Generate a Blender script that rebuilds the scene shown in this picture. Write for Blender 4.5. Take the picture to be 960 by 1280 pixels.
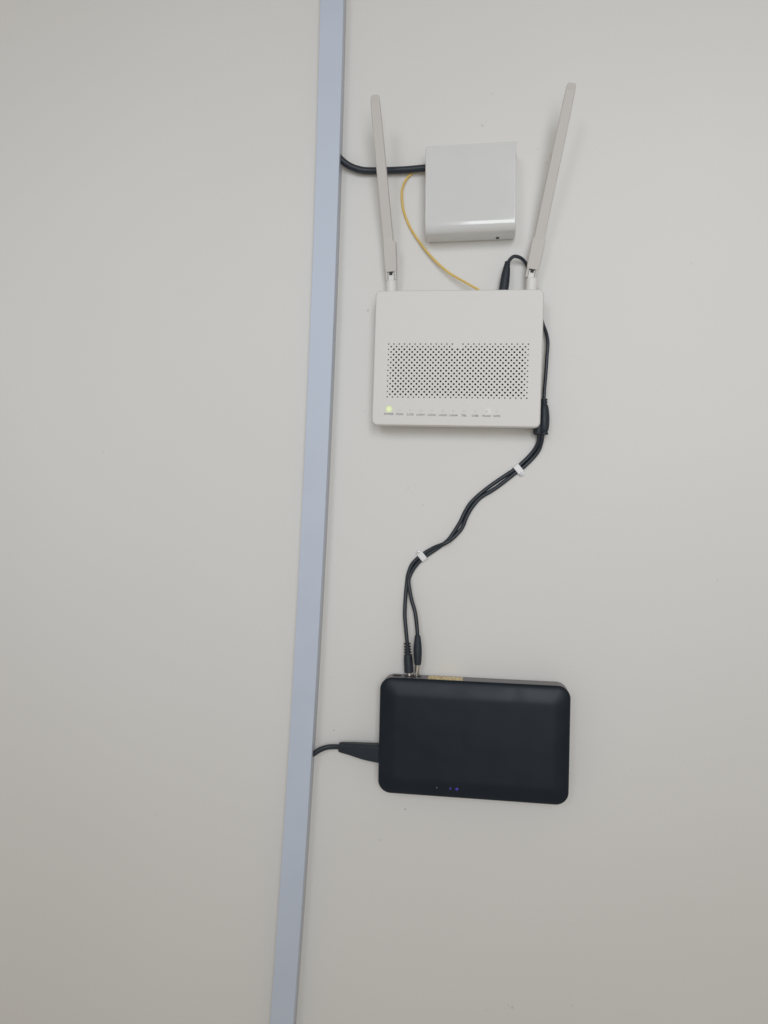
import bpy, bmesh, math, random
from mathutils import Vector, Matrix

for o in list(bpy.data.objects):
    bpy.data.objects.remove(o, do_unlink=True)
scene = bpy.context.scene
COL = scene.collection
rad = math.radians
MM = 0.001

# ------------------------------------------------------------------ camera
cam_data = bpy.data.cameras.new("camera")
cam = bpy.data.objects.new("camera", cam_data)
COL.objects.link(cam)
scene.camera = cam
cam_data.sensor_fit = 'VERTICAL'
cam_data.sensor_height = 24.0
cam_data.lens = 24.0 * 967.0 / 1280.0
cam_data.clip_start = 0.01
cam_data.clip_end = 50.0
yaw, pitch, roll = rad(-7.863), rad(0.228), rad(1.137)
fwd = Vector((math.sin(yaw) * math.cos(pitch), math.cos(yaw) * math.cos(pitch), math.sin(pitch)))
rgt = Vector((math.cos(yaw), -math.sin(yaw), 0))
upv = rgt.cross(fwd)
r2 = rgt * math.cos(roll) + upv * math.sin(roll)
u2 = upv * math.cos(roll) - rgt * math.sin(roll)
m = Matrix((r2, u2, -fwd)).transposed().to_4x4()
m.translation = -fwd * 0.8
cam.matrix_world = m

# ------------------------------------------------------------------ world: even, dim room bounce
world = bpy.data.worlds.new("World")
scene.world = world
world.use_nodes = True
bg = world.node_tree.nodes["Background"]
bg.inputs[0].default_value = (1.0, 0.915, 0.80, 1)
bg.inputs[1].default_value = 0.295

# ------------------------------------------------------------------ added spots and the window
def aim(o, target):
    d = Vector(target) - o.location
    o.rotation_euler = d.to_track_quat('-Z', 'Y').to_euler()

def spot(name, loc, target, power, cone, blend, radius, color):
    l = bpy.data.lights.new(name, 'SPOT')
    l.energy = power
    l.spot_size = rad(cone)
    l.spot_blend = blend
    l.shadow_soft_size = radius
    l.color = color
    o = bpy.data.objects.new(name, l)
    COL.objects.link(o)
    o.location = loc
    aim(o, target)
    return o

def area(name, loc, target, power, sx, sy, color):
    l = bpy.data.lights.new(name, 'AREA')
    l.shape = 'RECTANGLE'
    l.size = sx
    l.size_y = sy
    l.energy = power
    l.color = color
    o = bpy.data.objects.new(name, l)
    COL.objects.link(o)
    o.location = loc
    aim(o, target)
    return o

spot("added_spot", (-0.80, -2.20, 0.85), (-0.42, 0, 0.14), 62, 34, 1.0, 0.5, (0.84, 0.91, 1.0))  # added spot; soft cone edge shaped to leave the wall's lower middle dim
spot("added_spot", (0.70, -2.20, 0.85), (0.38, 0, 0.24), 72, 34, 1.0, 0.5, (0.87, 0.93, 1.0))  # second added spot, crossing the first to brighten the wall's middle
area("window_light", (0.42, -2.2, 0.10), (0.42, 0, 0.10), 9.0, 0.84, 0.9, (0.94, 0.97, 1.0))

vs = scene.view_settings
vs.view_transform = 'Standard'
vs.look = 'None'
vs.exposure = 0.15
vs.gamma = 1.0
vs.use_curve_mapping = False
scene.render.engine = 'CYCLES'

# ------------------------------------------------------------------ materials
def principled(name, color, rough=0.5, spec=0.5, metal=0.0):
    mt = bpy.data.materials.new(name)
    mt.use_nodes = True
    b = mt.node_tree.nodes["Principled BSDF"]
    b.inputs["Base Color"].default_value = (*color, 1)
    b.inputs["Roughness"].default_value = rough
    b.inputs["Metallic"].default_value = metal
    b.inputs["Specular IOR Level"].default_value = spec
    return mt

def plastic(name, color, rough=0.5, spec=0.5, var=0.04, scale=60.0, grain=0.02, grain_scale=2500.0):
    """plastic with faint mottling, uneven gloss and moulded grain"""
    mt = principled(name, color, rough, spec)
    nt = mt.node_tree
    b = nt.nodes["Principled BSDF"]
    tc = nt.nodes.new("ShaderNodeTexCoord")
    n1 = nt.nodes.new("ShaderNodeTexNoise")
    n1.inputs["Scale"].default_value = scale
    n1.inputs["Detail"].default_value = 5
    nt.links.new(tc.outputs["Object"], n1.inputs["Vector"])
    mr = nt.nodes.new("ShaderNodeMapRange")
    mr.inputs["From Min"].default_value = 0.3
    mr.inputs["From Max"].default_value = 0.7
    mr.inputs["To Min"].default_value = 1 - var
    mr.inputs["To Max"].default_value = 1 + var
    nt.links.new(n1.outputs["Fac"], mr.inputs["Value"])
    vm = nt.nodes.new("ShaderNodeVectorMath")
    vm.operation = 'SCALE'
    vm.inputs[0].default_value = color
    nt.links.new(mr.outputs[0], vm.inputs["Scale"])
    nt.links.new(vm.outputs[0], b.inputs["Base Color"])
    mr2 = nt.nodes.new("ShaderNodeMapRange")
    mr2.inputs["From Min"].default_value = 0.3
    mr2.inputs["From Max"].default_value = 0.7
    mr2.inputs["To Min"].default_value = max(0.05, rough - 0.06)
    mr2.inputs["To Max"].default_value = rough + 0.06
    nt.links.new(n1.outputs["Fac"], mr2.inputs["Value"])
    nt.links.new(mr2.outputs[0], b.inputs["Roughness"])
    if grain > 0:
        n2 = nt.nodes.new("ShaderNodeTexNoise")
        n2.inputs["Scale"].default_value = grain_scale
        nt.links.new(tc.outputs["Object"], n2.inputs["Vector"])
        bp = nt.nodes.new("ShaderNodeBump")
        bp.inputs["Strength"].default_value = grain
        bp.inputs["Distance"].default_value = 0.0003
        nt.links.new(n2.outputs["Fac"], bp.inputs["Height"])
        nt.links.new(bp.outputs[0], b.inputs["Normal"])
    return mt

def glow(name, color, strength):
    mt = principled(name, color, 0.4)
    b = mt.node_tree.nodes["Principled BSDF"]
    b.inputs["Emission Color"].default_value = (*color, 1)
    b.inputs["Emission Strength"].default_value = strength
    return mt

M = {
    'trunk': plastic("trunking_pvc", (0.56, 0.622, 0.735), 0.45, 0.35, 0.02, 25),
    'trunk_base': plastic("trunking_base_pvc", (0.56, 0.585, 0.62), 0.5, 0.3, 0.02, 25),
    'box': plastic("glossy_white_plastic", (0.715, 0.725, 0.725), 0.08, 1.0, 0.012, 30, 0.0),
    'router': plastic("matt_white_plastic", (0.76, 0.745, 0.725), 0.55, 0.35, 0.015, 30, 0.06),
    'router_back': plastic("router_back_plastic", (0.74, 0.72, 0.70), 0.6, 0.3, 0.02, 30),
    'antenna': plastic("antenna_plastic", (0.60, 0.575, 0.55), 0.5, 0.3, 0.015, 40),
    'socket': plastic("hinge_plastic", (0.78, 0.76, 0.745), 0.45, 0.4, 0.01, 40),
    'dark': plastic("dark_interior", (0.045, 0.045, 0.047), 0.7, 0.3, 0.2, 90),
    'print': principled("grey_print", (0.29, 0.285, 0.285), 0.6, 0.2),
    'icon': principled("pale_grey_print", (0.70, 0.69, 0.67), 0.5, 0.3),
    'cable': plastic("black_cable_jacket", (0.017, 0.024, 0.034), 0.40, 0.5, 0.15, 120),
    'plug': plastic("black_plug_rubber", (0.018, 0.026, 0.036), 0.5, 0.4, 0.12, 120, 0.08),
    'yellow': plastic("yellow_fibre_jacket", (0.76, 0.53, 0.15), 0.45, 0.4, 0.05, 120),
    'ups': plastic("black_matt_plastic", (0.0075, 0.014, 0.023), 0.40, 0.30, 0.10, 40, 0.12, 3500.0),
    'ups_back': plastic("top_lit_case_plastic", (0.17, 0.165, 0.17), 0.42, 0.5, 0.12, 40, 0.1),  # black case toned paler, in place of light falling on its top
    'sticker': None,
    'metal': principled("nickel_barrel", (0.62, 0.60, 0.57), 0.25, 0.5, 1.0),
    'steel': principled("steel_nail", (0.55, 0.56, 0.58), 0.35, 0.5, 1.0),
    'clip': plastic("white_clip_plastic", (0.80, 0.80, 0.81), 0.35, 0.5, 0.01, 80),
    'led_blue': glow("blue_light", (0.04, 0.03, 0.32), 0.18),
    'led_dim': glow("dim_blue_light", (0.028, 0.024, 0.18), 0.12),
    'led_off': principled("unlit_lens", (0.14, 0.15, 0.16), 0.3),
}

def lamp_behind_plastic(name, center, radius, base, color, strength):
    """white plastic with a small lamp shining through it; light fades away from the lamp"""
    mt = principled(name, base, 0.55, 0.35)
    nt = mt.node_tree
    b = nt.nodes["Principled BSDF"]
    tc = nt.nodes.new("ShaderNodeTexCoord")
    d = nt.nodes.new("ShaderNodeVectorMath")
    d.operation = 'DISTANCE'
    nt.links.new(tc.outputs["Object"], d.inputs[0])
    d.inputs[1].default_value = (center[0] * MM, -center[1] * MM, center[2] * MM)
    mr = nt.nodes.new("ShaderNodeMapRange")
    mr.interpolation_type = 'SMOOTHSTEP'
    mr.inputs["From Min"].default_value = radius * 0.15 * MM
    mr.inputs["From Max"].default_value = radius * MM
    mr.inputs["To Min"].default_value = strength
    mr.inputs["To Max"].default_value = 0.0
    nt.links.new(d.outputs["Value"], mr.inputs["Value"])
    nt.links.new(mr.outputs[0], b.inputs["Emission Strength"])
    b.inputs["Emission Color"].default_value = (*color, 1)
    return mt

def sticker_material():
    mt = principled("tan_sticker", (0.55, 0.41, 0.22), 0.55, 0.3)
    nt = mt.node_tree
    b = nt.nodes["Principled BSDF"]
    tc = nt.nodes.new("ShaderNodeTexCoord")
    n = nt.nodes.new("ShaderNodeTexNoise")
    n.inputs["Scale"].default_value = 450
    n.inputs["Detail"].default_value = 3
    nt.links.new(tc.outputs["Object"], n.inputs["Vector"])
    cr = nt.nodes.new("ShaderNodeValToRGB")
    cr.color_ramp.elements[0].position = 0.40
    cr.color_ramp.elements[0].color = (0.50, 0.36, 0.15, 1)
    cr.color_ramp.elements[1].position = 0.58
    cr.color_ramp.elements[1].color = (0.96, 0.82, 0.50, 1)
    nt.links.new(n.outputs["Fac"], cr.inputs[0])
    nt.links.new(cr.outputs[0], b.inputs["Base Color"])
    return mt
M['sticker'] = sticker_material()
M['led_green'] = lamp_behind_plastic("green_light", (-65.7, 28, -51.2), 4.6, (0.70, 0.73, 0.58), (0.56, 0.72, 0.12), 0.42)
M['led_white'] = lamp_behind_plastic("white_light", (32.4, 28, -52.2), 5.0, (0.76, 0.745, 0.73), (0.85, 0.85, 1.0), 0.06)

# specks and scuffs of the paint: (x mm, z mm, radius mm, strength)
MARKS = [(-21, 209, 1.7, .35), (28.2, -305.1, 1.4, .6), (-48.4, -228.3, 1.0, .55), (93.4, 395.9, 2.0, .28),
         (103.3, 428, 1.6, .2), (163.6, 361.7, 3.0, .16), (158.2, 355.5, 2.4, .15), (140.1, -496, 2.0, .26), (136.2, -494.8, 1.5, .2), (133, -497.6, 1.2, .16),
         (115.4, -501.8, 1.2, .2), (198.9, -488.1, 1.8, .18), (2.6, -338.5, 2.0, .16), (100.1, -165.5, 1.4, .2),
         (24.5, 25.2, 1.4, .2), (205.8, 367.1, 1.4, .15), (149.2, 369.6, 2.0, .14), (-310, 60, 2.2, .12),
         (-240, -330, 1.6, .18), (330, -60, 1.8, .16), (300, 250, 1.4, .14), (-180, 330, 1.5, .12),
         (40, 8, 1.2, .16), (-22, 104, 1.6, .14), (252, -250, 1.5, .14)]

def wall_material():
    base = (0.752, 0.742, 0.722)
    mt = principled("painted_wall", base, 0.55, 0.3)
    nt = mt.node_tree
    b = nt.nodes["Principled BSDF"]
    geo = nt.nodes.new("ShaderNodeTexCoord")
    pos = geo.outputs["Object"]
    def noise(scale, detail, vec=pos):
        n = nt.nodes.new("ShaderNodeTexNoise")
        n.inputs["Scale"].default_value = scale
        n.inputs["Detail"].default_value = detail
        nt.links.new(vec, n.inputs["Vector"])
        return n.outputs["Fac"]
    def remap(v, a, bb, c, d):
        r = nt.nodes.new("ShaderNodeMapRange")
        r.inputs["From Min"].default_value = a
        r.inputs["From Max"].default_value = bb
        r.inputs["To Min"].default_value = c
        r.inputs["To Max"].default_value = d
        nt.links.new(v, r.inputs["Value"])
        return r.outputs[0]
    def math_node(op, a, bb):
        n = nt.nodes.new("ShaderNodeMath")
        n.operation = op
        for i, v in enumerate((a, bb)):
            if isinstance(v, (int, float)):
                n.inputs[i].default_value = v
            else:
                nt.links.new(v, n.inputs[i])
        return n.outputs[0]
    fac = math_node('MULTIPLY', remap(noise(3.5, 4), 0.3, 0.7, 0.988, 1.012), remap(noise(420, 3), 0.3, 0.7, 0.992, 1.008))
    # wobble so that the specks are not round
    nz = nt.nodes.new("ShaderNodeTexNoise")
    nz.inputs["Scale"].default_value = 500
    nt.links.new(pos, nz.inputs["Vector"])
    off = nt.nodes.new("ShaderNodeVectorMath")
    off.operation = 'MULTIPLY_ADD'
    nt.links.new(nz.outputs["Color"], off.inputs[0])
    off.inputs[1].default_value = (0.003, 0.003, 0.003)
    nt.links.new(pos, off.inputs[2])
    dents = None
    for (x, z, r, s) in MARKS:
        s *= 0.62
        d = nt.nodes.new("ShaderNodeVectorMath")
        d.operation = 'DISTANCE'
        nt.links.new(off.outputs[0], d.inputs[0])
        d.inputs[1].default_value = (x * MM + .0015, .0015, z * MM + .0015)
        k = remap(d.outputs["Value"], r * MM * 0.35, r * MM, s, 0.0)
        fac = math_node('MULTIPLY', fac, math_node('SUBTRACT', 1.0, k))
        dents = k if dents is None else math_node('ADD', dents, k)
    vm = nt.nodes.new("ShaderNodeVectorMath")
    vm.operation = 'SCALE'
    vm.inputs[0].default_value = base
    nt.links.new(fac, vm.inputs["Scale"])
    nt.links.new(vm.outputs[0], b.inputs["Base Color"])
    h = math_node('ADD', math_node('MULTIPLY', noise(6, 3), 6.0), math_node('MULTIPLY', noise(260, 4), 0.22))
    h = math_node('SUBTRACT', h, math_node('MULTIPLY', dents, 0.6))
    bp = nt.nodes.new("ShaderNodeBump")
    bp.inputs["Strength"].default_value = 0.35
    bp.inputs["Distance"].default_value = 0.0006
    nt.links.new(h, bp.inputs["Height"])
    nt.links.new(bp.outputs[0], b.inputs["Normal"])
    return mt
M['wall'] = wall_material()

# ------------------------------------------------------------------ helpers (lengths in mm: x right, d out of the wall, z up)
def V(x, d, z):
    return Vector((x * MM, -d * MM, z * MM))

def link(name, bm, mat, parent=None, sharp=32.0):
    bmesh.ops.remove_doubles(bm, verts=bm.verts, dist=1e-7)
    bmesh.ops.recalc_face_normals(bm, faces=bm.faces)
    for f in bm.faces:
        f.smooth = True
    for e in bm.edges:
        if len(e.link_faces) == 2:
            if e.calc_face_angle(0) > rad(sharp):
                e.smooth = False
    me = bpy.data.meshes.new(name)
    bm.to_mesh(me)
    bm.free()
    me.materials.append(mat)
    o = bpy.data.objects.new(name, me)
    COL.objects.link(o)
    wn = o.modifiers.new("weighted_normal", 'WEIGHTED_NORMAL')
    wn.keep_sharp = True
    if parent is not None:
        o.parent = parent
    return o

def thing(name, label, cat, loc=(0, 0, 0), tilt=0.0, group=None):
    o = bpy.data.objects.new(name, None)
    o.empty_display_size = 0.02
    COL.objects.link(o)
    o.location = V(*loc)
    o.rotation_euler = (0, -rad(tilt), 0)
    tag(o, label, cat, group)
    return o

def tag(o, label, cat, group=None):
    o["label"] = label
    o["category"] = cat
    if group:
        o["group"] = group

def spline(pts, sub=8):
    """Catmull-Rom through (x, d, z) tuples"""
    P = [V(*p) for p in pts]
    out = []
    for i in range(len(P) - 1):
        a, b, c, d = P[max(i - 1, 0)], P[i], P[i + 1], P[min(i + 2, len(P) - 1)]
        for k in range(sub):
            t = k / sub
            out.append(0.5 * (2 * b + (c - a) * t + (2 * a - 5 * b + 4 * c - d) * t * t + (3 * b - a - 3 * c + d) * t ** 3))
    out.append(P[-1])
    return out

def sweep(bm, P, rx, rz=None, n=14, nhint=Vector((0, -1, 0))):
    """tube through points; rx half width in the wall plane, rz half height off the wall (mm or a list)"""
    N = len(P)
    rx = [rx] * N if isinstance(rx, (int, float)) else rx
    rz = rx if rz is None else ([rz] * N if isinstance(rz, (int, float)) else rz)
    rings = []
    for i in range(N):
        t = (P[min(i + 1, N - 1)] - P[max(i - 1, 0)]).normalized()
        s = t.cross(nhint)
        s.normalize()
        q = s.cross(t).normalized()
        rings.append([bm.verts.new(P[i] + (s * math.cos(2 * math.pi * k / n) * rx[i] + q * math.sin(2 * math.pi * k / n) * rz[i]) * MM) for k in range(n)])
    for a, b in zip(rings, rings[1:]):
        for k in range(n):
            bm.faces.new((a[k], a[(k + 1) % n], b[(k + 1) % n], b[k]))
    bm.faces.new(rings[0][::-1])
    bm.faces.new(rings[-1])
    return rings

def lathe(bm, p0, p1, prof, n=20, flat=1.0):
    """solid of revolution on the axis p0 -> p1; prof = [(mm along, radius mm)]"""
    a, b = V(*p0), V(*p1)
    t = (b - a).normalized()
    sweep(bm, [a + t * (s * MM) for s, _ in prof], [r for _, r in prof], [r * flat for _, r in prof], n,
          Vector((0, -1, 0)) if abs(t.y) < 0.9 else Vector((0, 0, 1)))

def rrect(l, r, b, t, rc, seg=6):
    rc = max(rc, 0.01)
    pts = []
    for cx, cz, a0 in ((r - rc, t - rc, 0), (l + rc, t - rc, 90), (l + rc, b + rc, 180), (r - rc, b + rc, 270)):
        for k in range(seg + 1):
            a = rad(a0 + 90 * k / seg)
            pts.append((cx + rc * math.cos(a), cz + rc * math.sin(a)))
    return pts

def loft(bm, loops, cap0=True, cap1=True):
    """loops: list of lists of Vector with equal counts"""
    R = [[bm.verts.new(v) for v in L] for L in loops]
    n = len(R[0])
    for a, b in zip(R, R[1:]):
        for k in range(n):
            bm.faces.new((a[k], a[(k + 1) % n], b[(k + 1) % n], b[k]))
    if cap0:
        bm.faces.new(R[0][::-1])
    if cap1:
        bm.faces.new(R[-1])
    return R

def box(bm, x0, x1, d0, d1, z0, z1, bev=0.0):
    ret = bmesh.ops.create_cube(bm, size=1.0)
    vs_ = ret["verts"]
    for v in vs_:
        v.co = V((x0 + x1) / 2 + v.co.x * (x1 - x0), (d0 + d1) / 2 + v.co.y * (d1 - d0), (z0 + z1) / 2 + v.co.z * (z1 - z0))
    if bev > 0:
        es = list({e for v in vs_ for e in v.link_edges})
        bmesh.ops.bevel(bm, geom=es, offset=bev * MM, segments=2, profile=0.5, affect='EDGES')

def plate(l, r, b, t, rc, prof, seg=6):
    """stack of rounded rectangles: prof = [(depth, inset)]"""
    return [[V(x, d, z) for x, z in rrect(l + i, r - i, b + i, t - i, max(rc - i, 0.6), seg)] for d, i in prof]

# measured positions on the wall (mm): x right, d out of the wall, z up
TRUNK_RIGHT = [(-49.3, 18, 522.6), (-51.5, 18, 326.0), (-53.1, 18, 219.6), (-55.2, 18, 96.9), (-56.8, 18, 47.8), (-61.2, 18, -99.4), (-64.8, 18, -197.5), (-68.2, 18, -263.1), (-72.0, 18, -361.3), (-79.7, 18, -525.3)]
TRUNK_LEFT = [(-74.4, 18, 524.4), (-76.0, 18, 326.9), (-77.6, 18, 220.0), (-80.0, 18, 96.8), (-81.2, 18, 47.6), (-85.9, 18, -100.3), (-89.2, 18, -198.8), (-92.5, 18, -264.6), (-96.6, 18, -363.3), (-106.4, 18, -528.2)]
DROP = [(-55.2, 10, 368.3), (-50.3, 9, 362.8), (-42.0, 7.5, 356.9), (-31.3, 6, 353.2), (-21.4, 5, 352.2), (-10.5, 5, 351.8), (2.0, 5.5, 351.4), (18.6, 6, 351.3), (36.0, 7, 351.8), (43.3, 7, 351.9)]
YELLOW = [(41.4, 3, 350.9), (31.4, 2.4, 352.4), (24.0, 2.2, 350.3), (16.7, 2, 343.3), (12.7, 2, 333.5), (12.6, 2, 322.0), (14.9, 2, 309.5), (21.0, 2, 294.4), (31.3, 3, 278.1), (45.0, 5, 260.7), (61.7, 8, 244.6), (78.2, 11, 233.6), (92.0, 13, 225.0), (97.7, 13, 221.3)]
LOOP = [(120.9, 13, 248.8), (123.2, 12, 253.9), (127.5, 11, 257.7), (133.5, 9, 257.0), (138.8, 6, 253.1), (144.2, 4, 243.9), (149.3, 3, 228.0), (153.6, 3, 207.8), (157.0, 4, 193.0), (160.2, 6, 183.7), (162.1, 8, 175.2), (162.3, 9, 167.0), (161.8, 9, 157.5), (161.3, 9, 146.3), (160.6, 9, 134.4), (159.8, 9, 122.4), (159.7, 9, 112.1)]
RPLUG = [(121.2, 13, 252.0), (118.0, 13, 225.7)]
INLINE = [(159.7, 9, 115.6), (160.3, 9, 79.8)]
INLINE2 = [(154.4, 9, 104.9), (154.5, 9, 79.8)]
CORD_A = [(155.3, 8, 84.3), (155.5, 7, 78.8), (155.2, 5, 73.4), (152.2, 3, 66.3), (146.2, 1.8, 58.7), (137.5, 1.8, 49.8), (132.1, 1.8, 45.3), (118.3, 1.6, 35.8), (103.5, 1.6, 24.7), (90.3, 1.6, 12.5), (83.7, 1.6, 2.4), (78.1, 1.6, -9.8), (69.1, 1.8, -24.4), (64.1, 2, -29.8), (53.8, 1.8, -37.6), (45.6, 1.8, -43.4), (39.3, 1.8, -48.6), (32.9, 1.8, -56.4), (28.5, 2, -64.7), (27.5, 4, -71.6), (30.6, 6, -87.2), (34.8, 8, -100.3), (36.5, 9, -109.1), (38.0, 10, -121.0), (38.3, 10, -126.7)]
CORD_B = [(158.4, 8, 84.3), (158.8, 7, 78.8), (158.4, 5, 73.4), (156.0, 3, 65.2), (150.0, 1.8, 56.8), (140.2, 1.8, 47.0), (134.1, 1.8, 42.7), (123.9, 1.8, 34.2), (112.0, 1.8, 25.0), (98.8, 1.8, 16.4), (90.7, 1.8, 6.9), (85.0, 1.8, -3.6), (80.6, 1.6, -14.8), (72.4, 2.5, -24.5), (64.2, 4.6, -30.5), (53.8, 2.6, -34.9), (44.2, 1.8, -40.5), (37.3, 1.8, -45.7), (30.3, 1.8, -53.2), (26.6, 2, -63.2), (25.4, 2, -72.2), (24.5, 4, -87.7), (24.5, 7, -104.1), (26.0, 9, -117.6), (27.5, 10, -129.6), (27.9, 10, -134.4)]
PLUG_B = [(27.8, 10, -132.4), (30.4, 11, -163.0)]
PLUG_A = [(38.3, 10, -124.3), (39.2, 11, -154.0), (38.0, 11, -166.2)]
MAINS = [(-72.2, 9, -253.8), (-66.8, 9, -251.0), (-61.4, 8.5, -247.3), (-54.3, 8, -244.2), (-46.9, 8, -243.0), (-38.8, 9, -242.4)]
MPLUG = [(-40.6, 9, -242.5), (-26.9, 10, -243.3), (-13.4, 11, -244.5), (0.8, 12, -245.1), (6.6, 12, -245.6)]
ANT_L = [(5.5, 13, 226.4), (4.5, 14, 241.6), (2.9, 19, 271.7), (1.3, 20, 277.0), (-10.2, 52, 405.6)]
ANT_R = [(144.7, 13, 223.6), (145.3, 14, 240.8), (151.2, 19, 270.6), (152.4, 20, 277.3), (177.3, 52, 406.6)]

# ------------------------------------------------------------------ the setting
bm = bmesh.new()
box(bm, -1300, 1300, -100, 0, -1300, 1300)
wall = link("wall", bm, M['wall'])
wall["kind"] = "structure"

# ------------------------------------------------------------------ cable trunking
tr = thing("cable_trunking", "long pale blue-grey plastic cable trunking running up the white wall", "cable trunking", (-73, 0, 0))
cl = []
for a, b in zip(TRUNK_RIGHT, TRUNK_LEFT):
    cl.append(((a[0] + b[0]) / 2 + 73, (a[2] + b[2]) / 2))
# gentle bow of the strip: least squares parabola through the measured centre line
def quad_fit(pts):
    S = [[0.0] * 4 for _ in range(3)]
    for x, z in pts:
        row = (1.0, z / 500, (z / 500) ** 2)
        for i in range(3):
            for j in range(3):
                S[i][j] += row[i] * row[j]
            S[i][3] += row[i] * x
    for i in range(3):
        p = S[i][i]
        S[i] = [v / p for v in S[i]]
        for k in range(3):
            if k != i:
                f = S[k][i]
                S[k] = [a_ - f * b_ for a_, b_ in zip(S[k], S[i])]
    return [S[i][3] for i in range(3)]
q0, q1, q2 = quad_fit(cl)
def trunk_x(z):
    zc = max(-560, min(560, z))
    s = (q1 + 2 * q2 * (zc / 500)) / 500
    return q0 + q1 * zc / 500 + q2 * (zc / 500) ** 2 + s * (z - zc)
ZS = [-1250 + 50 * i for i in range(51)]
def strip(section):
    return [[V(trunk_x(z) + x, d, z) for x, d in section] for z in ZS]
bm = bmesh.new()
loft(bm, strip([(-11.6, -0.3), (11.6, -0.3), (11.6, 15.2), (-11.6, 15.2)]))
link("base_channel", bm, M['trunk_base'], tr)
bm = bmesh.new()
loft(bm, strip([(-12.2, 12.2), (-11.8, 12.2), (-11.8, 15.0), (11.8, 15.0), (11.8, 12.2), (12.2, 12.2),
                (12.2, 17.3), (12.0, 17.8), (11.5, 18.0), (-11.5, 18.0), (-12.0, 17.8), (-12.2, 17.3)]))
link("lid", bm, M['trunk'], tr)

# ------------------------------------------------------------------ fibre terminal box
tb = thing("terminal_box", "square glossy white fibre terminal box on the wall, above the router", "terminal box", (83.3, 0, 321.6), 0.74)
W2 = 44.4
bm = bmesh.new()
loft(bm, plate(-W2 + 1.2, W2 - 1.2, -43.4, 41.2, 1.5, [(-0.3, 0), (6.2, 0)]))
link("base_plate", bm, M['box'], tb)
# cover: side profile with a rolled lower lip, lofted across the width
bm = bmesh.new()
prof = [(5.0, 42.0), (28.2, 42.3), (29.5, 41.9), (30.0, 40.8)]
rl, rv = 9.0, 12.0
for k in range(0, 13):
    a = rad(90 * k / 12)
    prof.append((30.0 - rl * (1 - math.cos(a)), -44.4 + rv - rv * math.sin(a)))
prof.append((5.0, -44.6))
loops = []
for x, ins in ((-W2, 1.0), (-W2 + 0.35, 0.3), (-W2 + 1.0, 0.0), (W2 - 1.0, 0.0), (W2 - 0.35, 0.3), (W2, 1.0)):
    loops.append([V(x, max(5.0, d - ins), z * (1 - ins / 60)) for d, z in prof])
loft(bm, loops)
cover = link("cover", bm, M['box'], tb, 40)
bm = bmesh.new()
box(bm, 25.6, 28.2, 8.0, 10.6, -45.2, -43.6, 0.2)
link("latch_slot", bm, M['dark'], tb)
bm = bmesh.new()
box(bm, W2 - 0.8, W2 + 0.3, 21, 24, 29.6, 32.0, 0.2)
link("latch_tab", bm, M['trunk_base'], tb)

# ------------------------------------------------------------------ wifi router
RT = thing("wifi_router", "white wifi router with two raised antennas mounted on the wall", "router", (73.1, 0, 153.2), -0.637)
HW, HH, FD = 83.1, 67.6, 28.0
PIT = 134.6 / 51.0                       # half the hole pitch
NC, NR = 53, 21
GX0 = -68.0 - PIT / 2
GZ1 = 13.7 + PIT / 2
GX1, GZ0 = GX0 + NC * PIT, GZ1 - NR * PIT
# front shell with a rectangular opening for the vent field
bm = bmesh.new()
outer = plate(-HW, HW, -HH, HH, 5.5, [(15.0, 1.8), (17.0, 0.5), (24.5, 0.0), (26.6, 0.35), (27.6, 1.1), (28.0, 2.4)], 8)
Rg = loft(bm, outer, cap0=False, cap1=False)
hole = [bm.verts.new(V(x, FD, z)) for x, z in ((GX0, GZ0), (GX1, GZ0), (GX1, GZ1), (GX0, GZ1))]
back = [bm.verts.new(V(x, 23.5, z)) for x, z in ((GX0, GZ0), (GX1, GZ0), (GX1, GZ1), (GX0, GZ1))]
edges = []
for ring in (Rg[-1], hole):
    for k in range(len(ring)):
        a, b = ring[k], ring[(k + 1) % len(ring)]
        edges.append(bm.edges.get((a, b)) or bm.edges.new((a, b)))
bmesh.ops.triangle_fill(bm, edges=edges, use_beauty=True, normal=Vector((0, -1, 0)))
for k in range(4):
    bm.faces.new((hole[k], hole[(k + 1) % 4], back[(k + 1) % 4], back[k]))
link("front_shell", bm, M['router'], RT)
# back case: undercut at the right so the lead can run behind, bosses that touch the wall
bm = bmesh.new()
def rr(d, l, r, b, t, rc):
    return [V(x, d, z) for x, z in rrect(-HW + l, HW - r, -HH + b, HH - t, rc, 6)]
loft(bm, [rr(7.0, 9, 20, 9, 3, 5), rr(9.0, 7, 18, 7, 1.5, 5), rr(15.2, 4, 13, 4, 0.9, 5), rr(16.2, 2.4, 4, 2.4, 0.9, 4.5)], True, True)
for sx in (-45, 30):
    lathe(bm, (sx, -0.4, 30), (sx, 10, 30), [(0, 4.0), (8.0, 4.0)])
link("back_case", bm, M['router_back'], RT)
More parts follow.
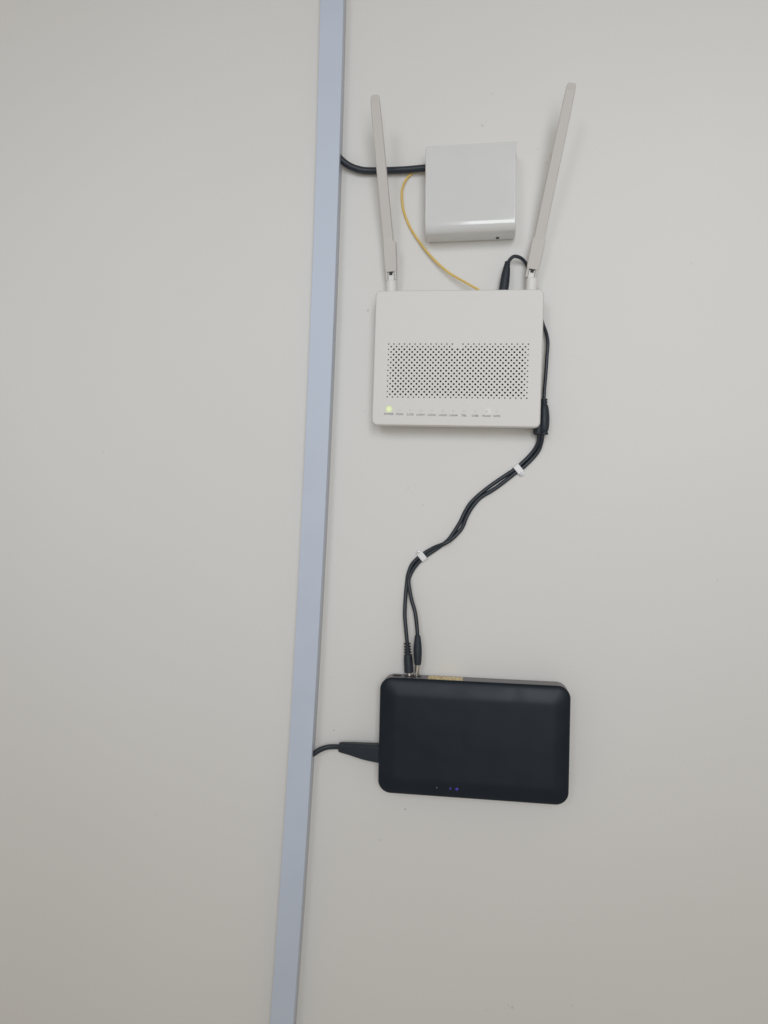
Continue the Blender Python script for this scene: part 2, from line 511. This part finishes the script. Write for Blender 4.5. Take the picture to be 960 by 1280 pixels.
# perforated vent field, real round holes
bm = bmesh.new()
cache = {}
def gv(x, d, z):
    key = (round(x, 3), round(d, 3), round(z, 3))
    if key not in cache:
        cache[key] = bm.verts.new(V(x, d, z))
    return cache[key]
GAP = {(26, 0), (25, 1), (27, 1)}
for j in range(NR):
    for i in range(NC):
        x0, z1 = GX0 + i * PIT, GZ1 - j * PIT
        xc, zc = x0 + PIT / 2, z1 - PIT / 2
        h = PIT / 2
        sq = [(h, 0), (h, h), (0, h), (-h, h), (-h, 0), (-h, -h), (0, -h), (h, -h)]
        if (i + j) % 2 == 0 and (i, j) not in GAP:
            r = 1.06
            if j in (0, NR - 1):
                r = 0.76
            elif i == 0 or i == NC - 1:
                r = 0.72
            elif i in (1, NC - 2) or j == 1:
                r = 0.90
            o8 = [(r * math.cos(k * math.pi / 4), r * math.sin(k * math.pi / 4)) for k in range(8)]
            for k in range(8):
                k2 = (k + 1) % 8
                A, B = sq[k], sq[k2]
                C_, D_ = o8[k], o8[k2]
                bm.faces.new((gv(xc + A[0], FD, zc + A[1]), gv(xc + B[0], FD, zc + B[1]), gv(xc + D_[0], FD, zc + D_[1]), gv(xc + C_[0], FD, zc + C_[1])))
                bm.faces.new((gv(xc + C_[0], FD, zc + C_[1]), gv(xc + D_[0], FD, zc + D_[1]), gv(xc + D_[0], FD - 2.2, zc + D_[1]), gv(xc + C_[0], FD - 2.2, zc + C_[1])))
        else:
            bm.faces.new([gv(xc + a, FD, zc + b) for a, b in sq])
link("vent_grille", bm, M['router'], RT)
bm = bmesh.new()
box(bm, GX0 + 0.6, GX1 - 0.6, 18.0, 22.5, GZ0 + 0.6, GZ1 - 0.6, 0.3)
link("circuit_shield", bm, M['dark'], RT)

# lettering and lights under the vent field
def lettering(txt, x, z, d, size, mat, parent, width=None, name="lettering"):
    cu = bpy.data.curves.new("lettering_curve", 'FONT')
    cu.body = txt
    cu.size = size * MM
    cu.align_x = 'CENTER'
    cu.extrude = 0.05 * MM
    cu.resolution_u = 2
    cu.offset = 0.07 * MM
    tmp = bpy.data.objects.new("tmp_text", cu)
    COL.objects.link(tmp)
    dg = bpy.context.evaluated_depsgraph_get()
    dg.update()
    me = bpy.data.meshes.new_from_object(tmp.evaluated_get(dg))
    bpy.data.objects.remove(tmp, do_unlink=True)
    bpy.data.curves.remove(cu)
    xs = [v.co.x for v in me.vertices]
    k = (width * MM / (max(xs) - min(xs))) if width else 1.0
    for v in me.vertices:
        px, py, pz = v.co
        v.co = (px * k + x * MM, -d * MM - pz, py + z * MM)
    me.materials.clear()
    me.materials.append(mat)
    o = bpy.data.objects.new(name, me)
    COL.objects.link(o)
    o.parent = parent
    return o
LABELS = [("POWER", -65.7, 9.6), ("PON", -54.8, 6.9), ("LOS", -44.3, 6.6), ("LAN1", -33.7, 7.8), ("LAN2", -22.8, 8.0), ("LAN3", -11.9, 8.0),
          ("LAN4", -1.5, 8.0), ("TEL", 9.0, 5.6), ("USB", 19.9, 6.4), ("WLAN", 30.8, 8.4), ("WPS", 40.9, 7.0)]
for i, (t, x, w) in enumerate(LABELS):
    lettering(t, x, -57.2 - 0.007 * (x + 65), 28.03, 2.9, M['print'], RT, w)
    if t in ("POWER", "WLAN"):
        cx_, cz_, r_ = (x, -51.2, 4.0) if t == "POWER" else (32.4, -52.2, 4.2)
        bm = bmesh.new()
        loft(bm, [[V(cx_ + a, d, cz_ + b) for a, b in rrect(-r_, r_, -r_, r_, r_ - 0.02, 8)] for d in (27.7, 28.02)])
        link("power_light" if t == "POWER" else "indicator_light", bm, M['led_green' if t == "POWER" else 'led_white'], RT)
    if t != "POWER":
        bm = bmesh.new()
        loft(bm, [[V(x + a, d, -52.4 + b) for a, b in rrect(-1.5, 1.5, -1.3, 1.3, 0.8, 4)] for d in (27.7, 28.04)])
        link("indicator_window", bm, M['icon'], RT)

# antennas
def antenna(pts, mirror, parent, origin):
    """pts: socket foot, pivot, top of the wide grip, foot of the blade, tip (world mm)"""
    P = [V(*p) - origin for p in pts]
    mi = Matrix.Rotation(rad(parent_tilt), 3, 'Y')
    P = [mi @ p for p in P]
    foot, piv, wtop, bfoot, tip = P
    ax = (tip - bfoot).normalized()
    side = ax.cross(Vector((0, -1, 0))).normalized()     # to the right seen from the front
    if side.x < 0:
        side = -side
    nrm = ax.cross(side).normalized()
    if nrm.y > 0:
        nrm = -nrm
    def section(c, w, f, b, rc):
        pts2 = rrect(-w / 2, w / 2, -b, f, rc, 4)
        return [c + (side * u + nrm * v) * MM for u, v in pts2]
    L = (tip - bfoot).length / MM
    axg = (wtop - piv).normalized()
    loops = [section(piv + axg * (2.6 * MM), 11.4, 3.6, 3.6, 1.0), section(piv + axg * (6.0 * MM), 12.4, 3.9, 3.9, 1.3),
             section(wtop - axg * (1.0 * MM), 13.2, 3.9, 3.9, 1.3), section(wtop + axg * (0.4 * MM), 12.9, 3.8, 3.8, 1.3),
             section(bfoot - ax * ((bfoot - wtop).dot(ax) - 2.2 * MM), 10.4, 3.2, 3.2, 1.2), section(bfoot, 10.2, 3.2, 3.2, 1.2)]
    for s, w, f, b, rc in ((0.1, 10.3, 3.1, 3.1, 1.2), (0.5, 10.0, 3.0, 3.0, 1.2), (0.9, 9.3, 2.8, 2.8, 1.1),
                           (1 - 7.6 / L, 9.1, 2.7, 2.7, 1.1), (1 - 6.8 / L, 9.0, 2.1, 2.7, 1.0), (1 - 3.0 / L, 8.7, -0.4, 2.7, 0.9),
                           (1 - 1.1 / L, 7.6, -1.2, 2.6, 0.6), (1 - 0.1 / L, 5.2, -1.5, 2.3, 0.3)):
        loops.append(section(bfoot + ax * (L * s * MM), w, f, b, rc))
    bm = bmesh.new()
    loft(bm, loops)
    # two prongs of the fork
    for sg in (-1, 1):
        c0, c1 = piv - axg * (5.6 * MM) + side * (sg * 4.35 * MM), piv + axg * (3.4 * MM) + side * (sg * 4.4 * MM)
        loft(bm, [[c + (side * u + nrm * v) * MM for u, v in rrect(-1.2, 1.2, -3.2, 3.2, 0.8, 3)] for c in (c0, c1)])
    a = link("antenna", bm, M['antenna'], parent)
    # tongue between the prongs
    bm = bmesh.new()
    loft(bm, [[c + (side * u + nrm * v) * MM for u, v in rrect(-3.0, 3.0, -3.2, 2.9, 1.0, 3)] for c in (piv - axg * (9.5 * MM), piv + axg * (1.2 * MM))])
    link("hinge", bm, M['socket'], a)
    bm = bmesh.new()
    c = piv + axg * (0.9 * MM)
    loft(bm, [[c + (side * u + axg * v) * MM + nrm * (dd * MM) for u, v in rrect(-1.7, 1.7, -1.8, 1.6, 0.5, 3)] for dd in (-2.0, 3.2)])
    link("pivot_hole", bm, M['dark'], a)  # solid dark block stands in for shade inside the pivot hole
    # round socket that plugs into the case
    bm = bmesh.new()
    up = (piv - foot)
    c0 = foot - Vector((0, 0, 6 * MM))
    t = (piv - c0).normalized()
    Ls = (piv - c0).length / MM - 6.5
    sweep(bm, [c0, c0 + t * ((Ls - 1.5) * MM), c0 + t * ((Ls - 0.4) * MM), c0 + t * (Ls * MM)], [5.6, 5.6, 5.1, 4.4], None, 20)
    link("socket", bm, M['socket'], a)
    return a
parent_tilt = -0.637
OR = V(73.1, 0, 153.2)
antenna(ANT_L, False, RT, OR)
antenna(ANT_R, True, RT, OR)

# ------------------------------------------------------------------ cables
bm = bmesh.new()
sweep(bm, spline(DROP), 3.5, None, 16)
o = link("drop_cable", bm, M['cable'])
tag(o, "thick black cable from the trunking into the white terminal box", "cable")

bm = bmesh.new()
sweep(bm, spline(YELLOW), 1.2, None, 10)
o = link("patch_cord", bm, M['yellow'])
tag(o, "thin yellow fibre patch cord curving down to the router", "fibre cord")

lead = thing("power_cable", "black double power cord joining the router to the black box below", "power cable", (159.7, 0, 98))
LO = (159.7, 0, 98)
def rel(pts, o_=LO):
    return [(x - o_[0], d - o_[1], z - o_[2]) for x, d, z in pts]
bm = bmesh.new()
sweep(bm, spline(rel(LOOP)), 1.75, None, 12)
link("cord", bm, M['cable'], lead)
for path in (CORD_A, CORD_B):
    bm = bmesh.new()
    sweep(bm, spline(rel(path)), 2.0, None, 12)
    link("cord", bm, M['cable'], lead)
# plug in the top of the router
bm = bmesh.new()
p0, p1 = rel(RPLUG)
lathe(bm, p0, p1, [(0, 2.0), (0.3, 2.7), (1.6, 2.8), (1.9, 2.3), (2.4, 2.3), (2.7, 3.0), (4.0, 3.1), (4.3, 2.6), (4.8, 2.6), (5.1, 3.3),
                   (12, 4.2), (20, 4.7), (31, 4.8), (31.6, 4.4)], 20)
link("plug", bm, M['plug'], lead)
# moulded join where one cord becomes two
bm = bmesh.new()
p0, p1 = rel(INLINE)
lathe(bm, p0, p1, [(0, 2.6), (0.2, 3.4), (1.5, 3.4), (1.8, 2.7), (2.6, 2.7), (2.9, 3.5), (4.0, 3.5), (4.4, 2.9), (5.4, 3.0), (6.5, 3.9), (9.5, 4.6),
                   (13, 5.1), (20, 5.5), (26, 5.3), (30, 4.7), (32, 4.2), (32.8, 3.6), (33.4, 3.7), (34.2, 4.3), (35.2, 4.3), (35.8, 3.6)], 22)
p0, p1 = rel(INLINE2)
lathe(bm, p0, p1, [(0, 2.2), (0.8, 3.2), (12, 4.6), (22, 4.9), (24.6, 4.4), (25.1, 3.6)], 20)
link("moulded_join", bm, M['plug'], lead)
# two plugs in the top of the black box
bm = bmesh.new()
p0, p1 = rel(PLUG_B)
pr = [(0, 2.4)]
s = 0.2
for k in range(4):
    pr += [(s, 3.5 + 0.12 * k), (s + 1.3, 3.5 + 0.12 * k), (s + 1.5, 2.1 + 0.2 * k), (s + 2.7, 2.1 + 0.2 * k)]
    s += 2.9
pr += [(s, 4.0), (s + 5, 4.5), (s + 17.2, 4.8), (s + 18.2, 4.5)]
lathe(bm, p0, p1, pr, 20)
pb = link("plug", bm, M['plug'], lead)
bm = bmesh.new()
d = [b - a for a, b in zip(p0, p1)]
lathe(bm, p1, tuple(b + c for b, c in zip(p1, d)), [(-1, 2.3), (7, 2.3)], 16)
link("barrel", bm, M['metal'], pb)
bm = bmesh.new()
p0, p1, p2 = rel(PLUG_A)
lathe(bm, p0, p1, [(0, 2.0), (0.3, 2.8), (3.0, 3.2), (7, 3.7), (13, 4.2), (20, 4.2), (27, 3.6), (29.2, 3.3), (29.8, 2.9)], 20)
pa = link("plug", bm, M['plug'], lead)
bm = bmesh.new()
lathe(bm, p1, p2, [(-1, 2.35), (16, 2.35)], 18)
link("barrel", bm, M['metal'], pa)

# ------------------------------------------------------------------ cable clips
def cable_clip(loc, direction, nail_side, label):
    """arch over two cords lying along `direction` (x, z); the nail goes through the lug at nail_side"""
    c = thing("cable_clip", label, "cable clip", loc, 0, "nail clips holding the double cord")
    t = Vector((direction[0], 0, direction[1])).normalized()
    s = Vector((0, -1, 0)).cross(t).normalized()
    if nail_side[0] * s.x + nail_side[1] * s.z < 0:
        s = -s
    n = Vector((0, -1, 0))
    prof_o = [(-4.7, -0.2), (-4.7, 2.6), (-4.2, 3.9), (-3.0, 4.7), (2.6, 4.8), (3.6, 4.6), (5.2, 4.6), (5.2, -0.2)]
    prof_i = [(-3.6, -0.2), (-3.6, 2.4), (-3.1, 3.3), (-2.3, 3.7), (2.0, 3.7), (2.9, 3.3), (3.5, 2.6), (3.5, -0.2)]
    bm = bmesh.new()
    R = []
    for w in (-3.1, -2.8, 2.8, 3.1):
        k = 0.96 if abs(w) > 3 else 1.0
        R.append(([bm.verts.new((s * (u * k) + n * (v * k) + t * w) * MM) for u, v in prof_o],
                  [bm.verts.new((s * u + n * v + t * w) * MM) for u, v in prof_i]))
    m_ = len(prof_o)
    for (a, ai), (b, bi) in zip(R, R[1:]):
        for k in range(m_ - 1):
            bm.faces.new((a[k], a[k + 1], b[k + 1], b[k]))
            bm.faces.new((ai[k], ai[k + 1], bi[k + 1], bi[k]))
        bm.faces.new((a[0], ai[0], bi[0], b[0]))
        bm.faces.new((a[-1], ai[-1], bi[-1], b[-1]))
    for a, ai in (R[0], R[-1]):
        for k in range(m_ - 1):
            bm.faces.new((a[k], a[k + 1], ai[k + 1], ai[k]))
    link("strap", bm, M['clip'], c)
    bm = bmesh.new()
    base = s * (6.3 * MM)
    sweep(bm, [base + n * (h * MM) for h in (-0.3, 3.2, 4.4, 4.8)], [2.5, 2.5, 2.3, 1.6], None, 16, Vector((0, 0, 1)))
    link("lug", bm, M['clip'], c)
    bm = bmesh.new()
    sweep(bm, [base + n * (h * MM) for h in (4.0, 5.0, 5.5, 5.7)], [1.25, 1.25, 1.0, 0.4], None, 14, Vector((0, 0, 1)))
    link("nail", bm, M['steel'], c)
    return c
cable_clip((135.6, 0, 46.4), (5.5, 4.5), (3.5, -5.2), "white nail clip on the double cord just below the router's corner")
cable_clip((41.2, 0, -45.2), (6.5, 5.5), (-4.2, 2.5), "white nail clip on the cord bend, midway down to the black box")

# ------------------------------------------------------------------ black power box
UP = thing("power_box", "flat black plastic backup power box with rounded corners on the wall", "power box", (96.1, 0, -223.3), -0.1)
UW, UH = 93.4, 57.8
bm = bmesh.new()
loft(bm, plate(-UW, UW, -UH, UH, 12.5, [(-0.3, 2.5), (0.8, 1.0), (2.0, 0.6), (22.6, 0.6)], 10))
link("back_case", bm, M['ups_back'], UP)
bm = bmesh.new()
pf = [(21.8, 0.2), (23.0, 0.0)]
# convex rim: steep at the edge, easing to the flat front
d_, last = 23.0, 0.0
for ins, slope in ((0.15, 75), (0.4, 60), (0.8, 48), (1.4, 38), (2.2, 30), (3.4, 24), (5.0, 19), (7.0, 16), (9.5, 13.5), (12.0, 11.5), (14.0, 9.5),
                   (15.6, 7.0), (16.8, 4.5), (18.0, 2.2), (19.5, 0.7), (22.0, 0.0)):
    d_ += (ins - last) * math.tan(rad(slope))
    pf.append((d_, ins))
    last = ins
def rim_height(z):
    ins = UH - abs(z)
    for (d0, i0), (d1, i1) in zip(pf[1:], pf[2:]):
        if i0 <= ins <= i1:
            return d0 + (d1 - d0) * (ins - i0) / (i1 - i0)
    return pf[-1][0]
loops = []
for d, ins in pf:
    rc = max(12.5 - ins * 0.55, 4.0)
    loops.append([V(x, d, z) for x, z in rrect(-UW + ins, UW - ins, -UH + ins, UH - ins, rc, 10)])
loft(bm, loops)
link("front_cover", bm, M['ups'], UP, 40)
for x, mt_, r in ((-34.2, 'led_off', 0.7), (-20.9, 'led_dim', 1.2), (-14.5, 'led_blue', 1.5)):
    bm = bmesh.new()
    z = -47.7
    dd = rim_height(z)
    lathe(bm, (x, dd - 0.8, z), (x, dd + 1, z), [(0, r), (1.0, r), (1.2, r * 0.6)], 14)
    link("indicator_light", bm, M[mt_], UP)
# sticker and sockets on the top edge
bm = bmesh.new()
box(bm, -46.0, -11.5, 4.0, 20.5, UH - 0.8, UH - 0.45, 0.0)
link("sticker", bm, M['sticker'], UP)
for x in (-78, -65.8, -57.8):
    bm = bmesh.new()
    lathe(bm, (x, 11, UH - 2), (x, 11, UH + 4), [(0, 4.6), (1.6, 4.6), (1.75, 4.2)], 18)
    link("socket", bm, M['dark'], UP)

# ------------------------------------------------------------------ mains lead into the black box
ml = thing("supply_lead", "short black supply lead from the trunking with a flat tapered plug", "power lead", (-40, 0, -242.5))
LO2 = (-40, 0, -242.5)
bm = bmesh.new()
sweep(bm, spline(rel(MAINS, LO2)), 2.7, 2.0, 14)
link("cord", bm, M['cable'], ml)
bm = bmesh.new()
P = spline(rel(MPLUG, LO2), 6)
nP = len(P)
hw = []
for i in range(nP):
    t = i / (nP - 1)
    hw.append(4.7 + 3.9 * math.sin(min(1, t / 0.8) * math.pi / 2) ** 1.2)
hw[0] = 4.2
rings = []
for i, p in enumerate(P):
    t_ = (P[min(i + 1, nP - 1)] - P[max(i - 1, 0)]).normalized()
    s_ = t_.cross(Vector((0, -1, 0))).normalized()
    hgt = 3.6 + 3.4 * min(1, i / (nP - 1) / 0.8)
    rings.append([p + (s_ * u + Vector((0, -1, 0)) * v) * MM for u, v in rrect(-hw[i], hw[i], -hgt, hgt, 2.2, 4)])
loft(bm, rings)
link("plug", bm, M['plug'], ml)
